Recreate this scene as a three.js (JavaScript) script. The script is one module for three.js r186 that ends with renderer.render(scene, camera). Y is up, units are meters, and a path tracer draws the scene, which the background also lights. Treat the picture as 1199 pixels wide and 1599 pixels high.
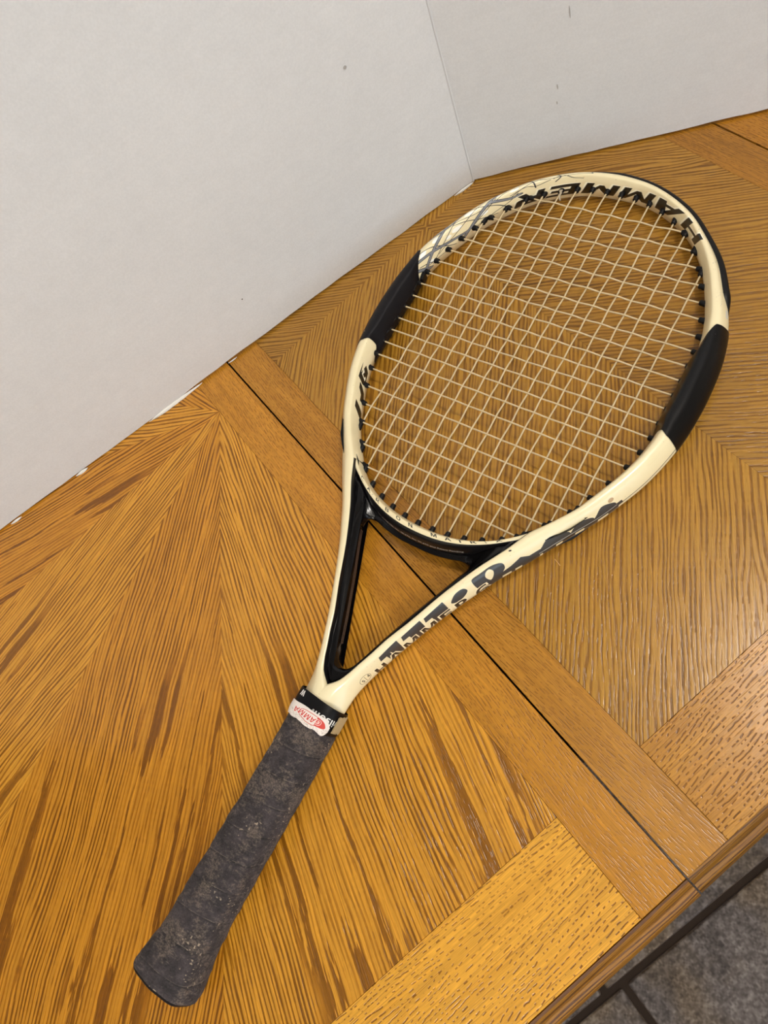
import * as THREE from 'three';
import { mergeGeometries, mergeVertices, toCreasedNormals } from 'three/addons/utils/BufferGeometryUtils.js';
import { RoundedBoxGeometry } from 'three/addons/geometries/RoundedBoxGeometry.js';
import { RectAreaLightUniformsLib } from 'three/addons/lights/RectAreaLightUniformsLib.js';

// ------------------------------------------------------------------ camera, exposure, light
const scene = new THREE.Scene();
scene.background = new THREE.Color(0.55, 0.66, 0.8);
const camera = new THREE.PerspectiveCamera(71.23, 1199 / 1599, 0.02, 30);
camera.position.set(0.00578, 0.49823, -0.04521);
camera.up.set(0.66917, 0.36165, -0.64917);
camera.lookAt(0.00578 + 0.01423, 0.49823 - 0.87966, -0.04521 - 0.47538);
scene.add(camera);
const renderer = new THREE.WebGLRenderer({ antialias: true });
renderer.toneMapping = THREE.LinearToneMapping;
renderer.toneMappingExposure = 0.78;
renderer.shadowMap.enabled = true;
RectAreaLightUniformsLib.init();

const SMUDGES = [[0, 0.2367, 0.0523, 0.0007, 1, 0], [1, 0.0831, 0.0743, 0.0004, 6, 1], [1, 0.0813, 0.060, 0.0005, 3, 1], [1, 0.0971, 0.1314, 0.0004, 12, 1], [0, 0.0745, 0.1671, 0.0013, 1, 1]];   // board panel, distance from the fold, height, radius, stretch, faint
const SPLINTER = [0.0806, -0.1903, -1.70];
const TABLE_H = 0.74, CEIL = 1.74;                 // heights are measured from the table top (y = 0)
const UNSEEN_LAMPS = [                                     // unseen globes, placed to light table and board: place, colour, power, light size
  { at: [0.61, 1.56, 0.08], color: new THREE.Color(1.0, 0.95, 0.87), power: 3.3, size: 2.0 },  // out of view; gives the sheen at right and the string shadows
  { at: [-0.75, 1.56, 1.05], color: new THREE.Color(1.0, 0.96, 0.90), power: 4.2, size: 6 },  // out of view; brightens the table front and the board
];
const DAY_COLOR = new THREE.Color(0.80, 0.91, 1.0), DAY_POWER = 2.4;
const UNSEEN_WINDOW = { x0: -0.9, x1: 0.9, y0: 0.05, y1: 1.25, z: 2.1 };  // opening out of view, placed to light the board coolly
{
  for (const { at, color, power, size } of UNSEEN_LAMPS) {
    const l = new THREE.PointLight(color, power, 0, 2);
    l.position.set(...at); l.castShadow = true; l.shadow.radius = size; l.shadow.mapSize.set(2048, 2048); scene.add(l);
  }
  const day = new THREE.RectAreaLight(DAY_COLOR, DAY_POWER, UNSEEN_WINDOW.x1 - UNSEEN_WINDOW.x0, UNSEEN_WINDOW.y1 - UNSEEN_WINDOW.y0);   // cool light on the board from an unseen window
  day.position.set((UNSEEN_WINDOW.x0 + UNSEEN_WINDOW.x1) / 2, (UNSEEN_WINDOW.y0 + UNSEEN_WINDOW.y1) / 2, UNSEEN_WINDOW.z - 0.02); scene.add(day);
}

// ------------------------------------------------------------------ helpers
let seed = 7;
const rnd = () => { seed = (seed * 1664525 + 1013904223) >>> 0; return seed / 4294967296; };
const used = {};
function numbered(name) { const n = used[name] = (used[name] ?? -1) + 1; return n ? `${name}_${String(n).padStart(3, '0')}` : name; }
function mesh(name, geo, mat, parent = scene) {
  const m = new THREE.Mesh(geo, mat); m.castShadow = m.receiveShadow = true;
  m.name = parent === scene ? numbered(name) : name; parent.add(m); return m;
}
function child(name, geo, mat, parent) {
  const c = (parent.userData_count ??= {}); const n = c[name] = (c[name] ?? -1) + 1;
  const m = mesh(name, geo, mat, parent); if (n) m.name = `${name}_${String(n).padStart(3, '0')}`; return m;
}
function thing(name, label, category, group) {
  const o = new THREE.Group(); o.name = numbered(name); o.userData = { label, category }; if (group) o.userData.group = group;
  scene.add(o); return o;
}
function struct(o) { o.userData.kind = 'structure'; return o; }
const clamp = (x, a = 0, b = 1) => Math.min(b, Math.max(a, x));
const mix = (a, b, t) => a + (b - a) * t;
const smooth = (a, b, x) => { const t = clamp((x - a) / (b - a)); return t * t * (3 - 2 * t); };
// value noise
const PERM = new Uint16Array(4096), VAL = new Float32Array(4096);
{ for (let i = 0; i < 4096; i++) { PERM[i] = i; VAL[i] = rnd(); }
  for (let i = 4095; i > 0; i--) { const j = Math.floor(rnd() * (i + 1)); const t = PERM[i]; PERM[i] = PERM[j]; PERM[j] = t; } }
function noise(x, y) {
  const xi = Math.floor(x), yi = Math.floor(y); let fx = x - xi, fy = y - yi;
  fx = fx * fx * (3 - 2 * fx); fy = fy * fy * (3 - 2 * fy);
  const a = PERM[xi & 4095], b = PERM[(xi + 1) & 4095];
  const v00 = VAL[(a + yi) & 4095 ? PERM[(a + yi) & 4095] : 0], v10 = VAL[PERM[(b + yi) & 4095]];
  const v01 = VAL[PERM[(a + yi + 1) & 4095]], v11 = VAL[PERM[(b + yi + 1) & 4095]];
  return (v00 + (v10 - v00) * fx) * (1 - fy) + (v01 + (v11 - v01) * fx) * fy;
}
function fbm(x, y, n = 3) { let s = 0, a = 0.5, t = 0; for (let i = 0; i < n; i++) { s += a * noise(x + 17 * i, y + 31 * i); t += a; x *= 2; y *= 2; a *= 0.5; } return s / t; }
// cubic Hermite interpolation through a table [[x, y], ...]
function curve(tab) {
  const n = tab.length, m = tab.map((p, i) => { const a = tab[Math.max(0, i - 1)], b = tab[Math.min(n - 1, i + 1)]; return (b[1] - a[1]) / (b[0] - a[0]); });
  return (x) => {
    if (x <= tab[0][0]) return tab[0][1]; if (x >= tab[n - 1][0]) return tab[n - 1][1];
    let i = 0; while (x > tab[i + 1][0]) i++;
    const h = tab[i + 1][0] - tab[i][0], t = (x - tab[i][0]) / h, t2 = t * t, t3 = t2 * t;
    return (2 * t3 - 3 * t2 + 1) * tab[i][1] + (t3 - 2 * t2 + t) * h * m[i] + (3 * t2 - 2 * t3) * tab[i + 1][1] + (t3 - t2) * h * m[i + 1];
  };
}
function dataTexture(w, h, fn, srgb) {             // fn(x, y, out) fills out with 0..255 values
  const d = new Uint8Array(w * h * 4), o = [0, 0, 0];
  for (let y = 0, i = 0; y < h; y++) for (let x = 0; x < w; x++, i += 4) { fn(x, y, o); d[i] = o[0]; d[i + 1] = o[1]; d[i + 2] = o[2]; d[i + 3] = 255; }
  return finish(new THREE.DataTexture(d, w, h), srgb);
}
function finish(t, srgb) {
  t.wrapS = t.wrapT = THREE.MirroredRepeatWrapping; t.magFilter = THREE.LinearFilter; t.minFilter = THREE.LinearMipmapLinearFilter; t.generateMipmaps = true;
  if (srgb) t.colorSpace = THREE.SRGBColorSpace; t.needsUpdate = true; return t;
}
function canvasTexture(w, h, draw) {
  const c = document.createElement('canvas'); c.width = w; c.height = h; draw(c.getContext('2d'), w, h);
  const t = new THREE.CanvasTexture(c); t.colorSpace = THREE.SRGBColorSpace; t.magFilter = THREE.LinearFilter; t.needsUpdate = true; return t;
}
// loft: rings[i][j] are Vector3; every ring is a closed profile whose last point repeats the first (uv seam)
function loft(rings, { loop = false, us, vs } = {}) {
  const nu = rings.length, nv = rings[0].length, pos = [], uv = [], idx = [];
  for (let i = 0; i < nu; i++) for (let j = 0; j < nv; j++) {
    const p = rings[i][j]; pos.push(p.x, p.y, p.z); uv.push(us ? (Array.isArray(us[i]) ? us[i][j] : us[i]) : i / (nu - 1), vs ? vs[j] : j / (nv - 1));
  }
  for (let i = 0; i < nu - 1; i++) for (let j = 0; j < nv - 1; j++) { const a = i * nv + j, b = a + nv; idx.push(a, b, a + 1, b, b + 1, a + 1); }
  const g = new THREE.BufferGeometry();
  g.setAttribute('position', new THREE.Float32BufferAttribute(pos, 3)); g.setAttribute('uv', new THREE.Float32BufferAttribute(uv, 2)); g.setIndex(idx);
  g.computeVertexNormals();
  const N = g.attributes.normal, weld = (a, b) => {
    const v = new THREE.Vector3(N.getX(a) + N.getX(b), N.getY(a) + N.getY(b), N.getZ(a) + N.getZ(b)).normalize();
    N.setXYZ(a, v.x, v.y, v.z); N.setXYZ(b, v.x, v.y, v.z);
  };
  const same = (p, q) => p.distanceToSquared(q) < 1e-12;
  for (let i = 0; i < nu; i++) if (same(rings[i][0], rings[i][nv - 1])) weld(i * nv, i * nv + nv - 1);
  if (loop) for (let j = 0; j < nv; j++) weld(j, (nu - 1) * nv + j);
  return g;
}

// ------------------------------------------------------------------ oak veneer
const OAK_MM = 500;
function oak(kind, size, light, mid, dark, s0) {
  const W = size, H = size, k = OAK_MM / W, hgt = new Uint8Array(W * H);
  const col = dataTexture(W, H, (x, y, o) => {
    const U = x * k + s0 * 911, V = y * k + s0 * 577;
    let D, pore;
    const hair = noise(U / 40 + 8, V / 0.42), fine = noise(U / 5, V / 0.36), fine2 = noise(U / 14 + 50, V / 0.8);
    if (kind === 'flame') {
      const zone = smooth(0.48, 0.66, noise(U / 260 + 9, V / 34));
      const V2 = V + 10 * (noise(U / 120, V / 50) - 0.5) + 2.2 * (noise(U / 30, V / 11) - 0.5);
      const wide = noise(U / 110, V2 / 4.6), jag = noise(U / 8 + 20, V / 0.5), keep = noise(U / 28 + 60, V2 / 1.3);
      const ring = 0.5 + 0.5 * Math.sin(6.2832 * (V2 / 3.3 + 1.5 * noise(U / 90 + 77, V / 14)));
      const d1 = smooth(0.605, 0.67, wide + 0.22 * (fine2 - 0.5) + 0.16 * (jag - 0.5) + 0.12 * (ring - 0.5));
      const d2 = smooth(0.50, 0.85, ring * 0.62 + keep * 0.5 + 0.16 * (fine2 - 0.5) + 0.14 * (jag - 0.5));
      D = Math.max(d1 * mix(0.05, 0.95, zone), d2 * mix(1.0, 0.55, zone));
      pore = smooth(0.74 - 0.16 * D, 0.9 - 0.12 * D, fine) * mix(0.35, 1, D);
      D = D * 0.84 + 0.12 * (fine2 - 0.4);
    } else if (kind === 'ribbon') {
      const V2 = V + 6 * (noise(U / 140, V / 50) - 0.5) + 1.8 * (noise(U / 24, V / 8) - 0.5);
      const jag = noise(U / 8 + 20, V / 0.5), keep = noise(U / 22 + 31, V2 / 0.9), ring = 0.5 + 0.5 * Math.sin(6.2832 * (V2 / 3.2 + 1.8 * noise(U / 80 + 5, V / 11)));
      const z = noise(U / 160 + 5, V / 30);
      D = smooth(0.48, 0.84, ring * 0.58 + keep * 0.55 + 0.16 * (fine2 - 0.5) + 0.16 * (jag - 0.5)) * mix(0.6, 1, z);
      pore = smooth(0.72 - 0.16 * D, 0.9 - 0.12 * D, fine) * mix(0.4, 1, D);
      D = D * 0.80 + 0.10 * (fine2 - 0.4);
    } else {                                        // ticks: short dark pores in slanting rows
      const V2 = V + 4 * (noise(U / 90, V / 40) - 0.5);
      const P1 = kind === 'tick' ? 2.7 : 1.9, w = (V2 + 0.10 * U) / P1 + 0.9 * noise(U / 22, V / 6), r = Math.floor(w), f = Math.abs(w - r - 0.5 + 0.22 * (noise(U / 3, r * 9.1) - 0.5));
      const dash = noise(U / (kind === 'tick' ? 1.6 : 2.4) + r * 37.7, r * 5.3), row = noise(U / 60 + 13, V2 / 7);
      const w2 = V2 / 2.1 + 0.6 * noise(U / 40 + 3, V / 9), r2 = Math.floor(w2), f2 = Math.abs(w2 - r2 - 0.5), long = noise(U / 16 + r2 * 11.3, r2 * 3.1);
      pore = smooth(0.17, 0.08, f) * smooth(0.52 - 0.12 * row, 0.64 - 0.12 * row, dash) + 0.55 * smooth(0.10, 0.04, f2) * smooth(0.5, 0.62, long);
      pore = Math.min(1, pore) * mix(0.55, 1, noise(U / 70, V / 22)) * (kind === 'tick' ? 1 : 0.8);
      D = 0.14 * smooth(0.45, 0.7, row) + 0.10 * (fine2 - 0.3);
    }
    const blotch = fbm(U / 130, V / 50, 2) - 0.5;
    const t = clamp(D + blotch * 0.12), p = pore * (kind === 'tick' ? 0.85 : kind === 'band' ? 0.7 : 0.42);
    for (let c = 0; c < 3; c++) {
      let v = t < 0.5 ? mix(light[c], mid[c], t * 2) : mix(mid[c], dark[c], t * 2 - 1);
      v = mix(v, dark[c] * 0.82, p);
      o[c] = clamp(v * (1 + 0.10 * (fine - 0.5) + 0.16 * (hair - 0.5)), 0, 255);
    }
    hgt[y * W + x] = clamp(210 - 110 * pore - 40 * D + 26 * (fine - 0.5) + 20 * (noise(U / 9, V / 3) - 0.5), 0, 255);
  }, true);
  const bump = dataTexture(W, H, (x, y, o) => { o[0] = o[1] = o[2] = hgt[y * W + x]; }, false);
  return { map: col, bump };
}
const T = {
  flame: oak('flame', 2048, [204, 144, 45], [164, 108, 27], [114, 69, 10], 1),
  ribbon: oak('ribbon', 2048, [192, 144, 55], [162, 113, 36], [116, 76, 16], 2),
  tick: oak('tick', 2048, [216, 157, 54], [194, 134, 38], [120, 68, 8], 3),
  band: oak('band', 2048, [204, 146, 50], [180, 124, 34], [128, 78, 14], 4),
};
function woodMat(kind, tint = 0xffffff, rough = 0.27, coat = 0.22) {
  return new THREE.MeshPhysicalMaterial({ map: T[kind].map, bumpMap: T[kind].bump, bumpScale: 0.00032, color: tint, roughness: rough, clearcoat: coat, clearcoatRoughness: 0.1, specularIntensity: 0.8 });
}
const M = {
  flame: woodMat('flame'), flame2: woodMat('flame', 0xf2ead8),
  ribbon: woodMat('ribbon', 0xd6d0c8), ribbon2: woodMat('ribbon', 0xe2dccc),  // the two tints carry how the turned grain catches light
  tick: woodMat('tick'), tickLeaf: woodMat('tick', 0xd0c8b0), bandLeaf: woodMat('band', 0xd8d0c0), bandFar: woodMat('band', 0xbcb2a0), bandFar2: woodMat('band', 0xcabd9c), flameFar: woodMat('flame', 0xcabd9c), tickBand: woodMat('band', 0xe6dcc4),
  edge: woodMat('flame', 0xb8b07c, 0.42, 0.04), edge2: woodMat('flame', 0xaaa478, 0.42, 0.04),
  core: new THREE.MeshStandardMaterial({ color: 0x2a1a0c, roughness: 0.9 }),
};

// ------------------------------------------------------------------ the room
const paint = new THREE.MeshStandardMaterial({ color: 0xd8d2c6, roughness: 0.9 });
const ceilingPaint = new THREE.MeshStandardMaterial({ color: 0xe6e3dc, roughness: 0.95 });
const X0 = -2.3, X1 = 2.5, Z0 = -2.2, Z1 = 2.1;
function box(x0, x1, y0, y1, z0, z1) { const g = new THREE.BoxGeometry(x1 - x0, y1 - y0, z1 - z0); g.translate((x0 + x1) / 2, (y0 + y1) / 2, (z0 + z1) / 2); return g; }
struct(mesh('ceiling', box(X0 - 0.1, X1 + 0.1, CEIL, CEIL + 0.1, Z0 - 0.1, Z1 + 0.1), ceilingPaint));
struct(mesh('wall_left', box(X0 - 0.1, X0, -TABLE_H, CEIL, Z0 - 0.1, Z1 + 0.1), paint));
struct(mesh('wall_right', box(X1, X1 + 0.1, -TABLE_H, CEIL, Z0 - 0.1, Z1 + 0.1), paint));
struct(mesh('wall_back', box(X0, X1, -TABLE_H, CEIL, Z0 - 0.1, Z0), paint));
{
  const w = UNSEEN_WINDOW, g = [box(X0, w.x0, -TABLE_H, CEIL, Z1, Z1 + 0.1), box(w.x1, X1, -TABLE_H, CEIL, Z1, Z1 + 0.1), box(w.x0, w.x1, -TABLE_H, w.y0, Z1, Z1 + 0.1), box(w.x0, w.x1, w.y1, CEIL, Z1, Z1 + 0.1)];
  struct(mesh('wall_front', mergeGeometries(g), paint));
  const win = new THREE.Group(); win.name = 'unseen_window_1'; struct(win); scene.add(win);  // unseen window, placed to send cool light onto the board
  const white = new THREE.MeshStandardMaterial({ color: 0xf0efea, roughness: 0.5 });
  for (const b of [[w.x0, w.x1, w.y0, w.y0 + 0.05], [w.x0, w.x1, w.y1 - 0.05, w.y1], [w.x0, w.x0 + 0.05, w.y0, w.y1], [w.x1 - 0.05, w.x1, w.y0, w.y1], [-0.02, 0.02, w.y0, w.y1]]) child('unseen_window_frame', box(...b, Z1 + 0.02, Z1 + 0.07), white, win);
  child('unseen_window_pane', box(w.x0, w.x1, w.y0, w.y1, Z1 + 0.045, Z1 + 0.049), new THREE.MeshPhysicalMaterial({ transmission: 1, thickness: 0, roughness: 0.02, ior: 1.45 }), win);
}
UNSEEN_LAMPS.forEach(({ at: [x, y, z], color, size }, k) => {  // fittings out of view, set where their light is wanted
  const lamp = thing('unseen_ceiling_lamp', ['smaller unseen ceiling lamp, out of view, placed to light the racket and the middle leaf of the table', 'larger unseen ceiling lamp, out of view, placed to light the front of the table and the board'][k], 'lamp');
  const metal = new THREE.MeshStandardMaterial({ color: 0x8a7a5c, metalness: 0.8, roughness: 0.35 }), r = size * 0.02 + 0.004;
  const globe = new THREE.SphereGeometry(r, 32, 20); globe.translate(x, y, z);
  child('unseen_lamp_bulb', globe, new THREE.MeshStandardMaterial({ color: 0xffffff, emissive: color, emissiveIntensity: 6, roughness: 0.6 }), lamp);
  const cap = new THREE.LatheGeometry([[0.001, r + 0.03], [r * 0.5, r + 0.028], [r * 0.62, r + 0.012], [r * 0.66, r * 0.72], [0.001, r * 0.72]].map(([q, h]) => new THREE.Vector2(q, h)), 24); cap.translate(x, y, z); child('cap', cap, metal, lamp);
  const rod = new THREE.CylinderGeometry(0.012, 0.012, CEIL - y - r - 0.028, 12); rod.translate(x, (CEIL + y + r + 0.028) / 2, z); child('rod', rod, metal, lamp);
  const rose = new THREE.CylinderGeometry(0.06, 0.05, 0.014, 24); rose.translate(x, CEIL - 0.0071, z); child('ceiling_rose', rose, metal, lamp);
});
// floor: grout bed with stone tiles, turned a little against the table
{
  const grout = new THREE.MeshStandardMaterial({ color: 0x2a1d13, roughness: 0.95 });
  const floor = struct(mesh('floor', box(X0 - 0.1, X1 + 0.1, -TABLE_H - 0.1, -TABLE_H - 0.004, Z0 - 0.1, Z1 + 0.1), grout));
  const stone = (s) => dataTexture(512, 512, (x, y, o) => {
    const a = fbm(x / 120 + s * 40, y / 120, 4), b = fbm(x / 22 + s * 9, y / 30 + 5, 3), c = noise(x / 4, y / 4 + s * 77);
    const c2 = noise(x / 9 + 30, y / 7 + s * 50), L = 84 + 26 * (a - 0.5) + 40 * (b - 0.5) + 44 * (c - 0.5) + 40 * (c2 - 0.5), w = clamp((fbm(x / 90 + 90, y / 90 + s * 13, 3) - 0.4) * 3);
    o[0] = clamp(L + 12 * w); o[0] = L + 4 + 6 * w; o[1] = L - 5; o[2] = L - 8 - 12 * w;
    for (let i = 0; i < 3; i++) o[i] = clamp(o[i], 0, 255);
  }, true);
  const mats = [1, 2, 3].map((s) => new THREE.MeshPhysicalMaterial({ map: stone(s), roughness: 0.5, specularIntensity: 0.6 }));
  const P = 0.335, G = 0.0098, ang = 0.0855 / 2.03, geo = new RoundedBoxGeometry(P - G, 0.014, P - G, 2, 0.004);
  const ca = Math.cos(0.0426), sa = Math.sin(0.0426);
  for (let i = -2; i < 4; i++) for (let j = -2; j < 3; j++) {
    const u = (i + 0.5) * P, w = (j + 0.5) * P;                      // crossing of two joints at (-0.190, 0.106)
    const t = child('tile', geo, mats[(i * 7 + j * 3 + 40) % 3], floor);
    t.position.set(-0.1900 + u * ca - w * sa * -1, -TABLE_H - 0.007, 0.1062 + w * ca + u * sa);
    t.rotation.y = -0.0426 + Math.PI / 2 * ((i + 2 * j + 8) % 4);
  }
}

// ------------------------------------------------------------------ the table
const table = thing('dining_table', 'golden oak dining table with matched veneers and dark seams between its leaves', 'table');
const Y_SLAB = 0.0022;
function veneer(poly, grain, kind, mat, off = [0, 0], gap = 0.0003) {        // poly: [x, z] corners; grain: angle of the grain from +x towards +z
  const sh = new THREE.Shape(poly.map(([x, z]) => new THREE.Vector2(x, -z)));
  const g = new THREE.ExtrudeGeometry(sh, { depth: Y_SLAB - 0.0003, bevelEnabled: true, bevelSize: gap * 0.7, bevelThickness: 0.0003, bevelOffset: -gap, bevelSegments: 1, curveSegments: 1 });
  g.rotateX(-Math.PI / 2); g.translate(0, -Y_SLAB, 0);
  const p = g.attributes.position, uv = g.attributes.uv, c = Math.cos(grain), s = Math.sin(grain);
  for (let i = 0; i < p.count; i++) { const x = p.getX(i), z = p.getZ(i); uv.setXY(i, (x * c + z * s) * 1000 / OAK_MM + off[0], (-x * s + z * c) * 1000 / OAK_MM + off[1]); }
  return child('veneer_panel', g, mat, table);
}
const D = -1.014, ZM = -0.5075, LX = -0.66, B = 0.0698;
{
  const Zg = Math.PI / 2;
  // left half: band along the seam, front band, six matched wedges round a point at the band
  const e = 0.0006, bx = -0.0356;
  veneer([[bx, D], [-e, D], [-e, 0], [bx, 0]], Zg, 'band', M.tickBand, [0.1, 0.3]);
  veneer([[LX, -B], [bx, -B], [bx, 0], [LX, 0]], 0.0, 'tick', M.tick, [0.45, 0.1]);
  veneer([[LX, D], [bx, D], [bx, D + B], [LX, D + B]], 0.0, 'tick', M.tick, [0.2, 0.6]);
  const apex = [bx, ZM], R = (a) => {                       // point where the ray at angle a from +z towards -x leaves the field
    const dx = -Math.sin(a), dz = Math.cos(a), tz = dz > 1e-6 ? (-B - ZM) / dz : dz < -1e-6 ? (D + B - ZM) / dz : 1e9, tx = dx < -1e-6 ? (LX - bx) / dx : 1e9, t = Math.min(tx, tz);
    return [bx + dx * t, ZM + dz * t];
  };
  const A = [0, 32.6, 63.2, 90, 116.8, 147.4, 180].map((d) => d * Math.PI / 180);
  for (let i = 0; i < 6; i++) {
    const a = A[i], b = A[i + 1], pa = R(a), pb = R(b), poly = [apex, pa];
    if (Math.abs(pa[0] - LX) > 1e-6 && Math.abs(pb[0] - LX) < 1e-6) poly.push([LX, pa[1]]);
    if (Math.abs(pa[0] - LX) < 1e-6 && Math.abs(pb[0] - LX) > 1e-6) poly.push([LX, pb[1]]);
    poly.push(pb);
    const m = (a + b) / 2, flip = i % 2 ? -1 : 1;
    // grain runs along the wedge's bisector; neighbours are mirror images (bookmatched)
    const g = veneer(poly, 0, 'flame', i % 2 ? M.flame2 : M.flame, [0, 0], 0.00006), p = g.geometry.attributes.position, uv = g.geometry.attributes.uv;
    for (let k = 0; k < p.count; k++) {
      const x = p.getX(k) - bx, z = p.getZ(k) - ZM, along = -x * Math.sin(m) + z * Math.cos(m), across = (-x * Math.cos(m) - z * Math.sin(m)) * flip;
      uv.setXY(k, along * 2 + 0.08 + (i > 2 ? 0.3 : 0), across * 2 + 0.52);
    }
  }
  // middle leaf: two bands, two end bands, four quarter panels matched to a reversed diamond
  const x0 = e, x1 = 0.4402, a0 = 0.0328, a1 = 0.4082, xm = 0.2206, F = 0.0676, q = Math.PI / 4;
  veneer([[x0, D], [a0, D], [a0, 0], [x0, 0]], Zg, 'band', M.bandLeaf, [0.7, 0.8]);
  veneer([[a1, D], [x1, D], [x1, 0], [a1, 0]], Zg, 'band', M.bandFar, [0.25, 0.45]);
  veneer([[a0, -F], [a1, -F], [a1, 0], [a0, 0]], 0, 'tick', M.tickLeaf, [0.1, 0.9]);
  veneer([[a0, D], [a1, D], [a1, D + F], [a0, D + F]], 0, 'tick', M.tickLeaf, [0.6, 0.2]);
  for (const [sx, sz] of [[-1, 1], [1, 1], [-1, -1], [1, -1]]) {
    const xo = sx < 0 ? a0 : a1, zo = sz > 0 ? -F : D + F, poly = [[xm, ZM], [xo, ZM], [xo, zo], [xm, zo]];
    if (sx * sz < 0) poly.reverse();
    const g = veneer(poly, 0, 'ribbon', sx * sz > 0 ? M.ribbon : M.ribbon2, [0, 0], 0.00006), p = g.geometry.attributes.position, uv = g.geometry.attributes.uv;
    for (let k = 0; k < p.count; k++) { const x = (p.getX(k) - xm) * sx, z = (p.getZ(k) - ZM) * sz; uv.setXY(k, (x + z) * Math.SQRT1_2 * 2, (x - z) * Math.SQRT1_2 * 2 + 0.5); }
  }
  // right half beyond the far seam
  const y0 = 0.4414, c0 = 0.4768, RX = 1.1;
  veneer([[y0, D], [c0, D], [c0, 0], [y0, 0]], Zg, 'band', M.bandFar2, [0.5, 0.5]);
  veneer([[c0, -B], [RX, -B], [RX, 0], [c0, 0]], 0, 'tick', M.tick, [0.3, 0.3]);
  veneer([[c0, D + B], [RX, D + B], [RX, -B], [c0, -B]], Math.PI * 0.42, 'flame', M.flameFar, [0.3, 0.3]);
  veneer([[c0, D], [RX, D], [RX, D + B], [c0, D + B]], 0, 'tick', M.tick, [0.3, 0.3]);
  // cores with moulded edges
  const prof = [[-0.05, -Y_SLAB], [-0.0003, -Y_SLAB], [0.0006, -0.0006], [0.0022, -0.0012], [0.0038, -0.0032], [0.0052, -0.0060], [0.0058, -0.0088], [0.0066, -0.0096], [0.0088, -0.0104], [0.0112, -0.0126], [0.0126, -0.0160], [0.0128, -0.0195], [0.0116, -0.0228], [0.0086, -0.0246], [-0.05, -0.0246]];
  const molding = (xa, xb, dz, mat, off) => {
    const sh = new THREE.Shape(prof.map(([z, y]) => new THREE.Vector2(z + dz, y)));
    let g = new THREE.ExtrudeGeometry(sh, { depth: xb - xa, bevelEnabled: false });
    g.rotateY(Math.PI / 2); g.scale(1, 1, -1); g.translate(xa, 0, 0);       // profile z outwards, length along x
    const idx = g.index; const P = g.attributes.position;
    for (let i = 0; i < P.count; i += 3) for (const a of [g.attributes.position, g.attributes.normal, g.attributes.uv]) {
      const n = a.itemSize; for (let k = 0; k < n; k++) { const t = a.array[(i + 1) * n + k]; a.array[(i + 1) * n + k] = a.array[(i + 2) * n + k]; a.array[(i + 2) * n + k] = t; }
    }
    g = toCreasedNormals(g, 0.6);
    const p = g.attributes.position, uv = g.attributes.uv;
    for (let i = 0; i < p.count; i++) uv.setXY(i, p.getX(i) * 2 + off, (p.getZ(i) - p.getY(i) * 1.2) * 2.4 + off * 0.7);
    return child('edge_molding', g, mat, table);
  };
  molding(LX, -0.0006, 0, M.edge, 0.37);
  molding(0.0006, 0.4402, -0.0006, M.edge2, 0.62);
  molding(0.4414, 1.1, 0, M.edge, 0.15);
  for (const [a, b] of [[LX, -0.0012], [0.0012, 0.4398], [0.4422, 1.1]]) child('leaf_core', box(a, b, -0.0244, -Y_SLAB - 0.0001, D, -0.03), M.core, table);
  child('apron', box(-0.5, 0.94, -0.10, -0.0245, D + 0.09, -0.09), M.core, table);
  for (const x of [-0.46, 0.90]) for (const z of [D + 0.14, -0.14]) {
    const pr = [[0.001, -TABLE_H], [0.022, -TABLE_H], [0.03, -0.6], [0.024, -0.42], [0.036, -0.2], [0.036, -0.1], [0.001, -0.1]];
    const g = new THREE.LatheGeometry(pr.map(([r, y]) => new THREE.Vector2(r, y)), 20); g.translate(x, 0, z); child('leg', g, M.edge, table);
  }
}

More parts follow.
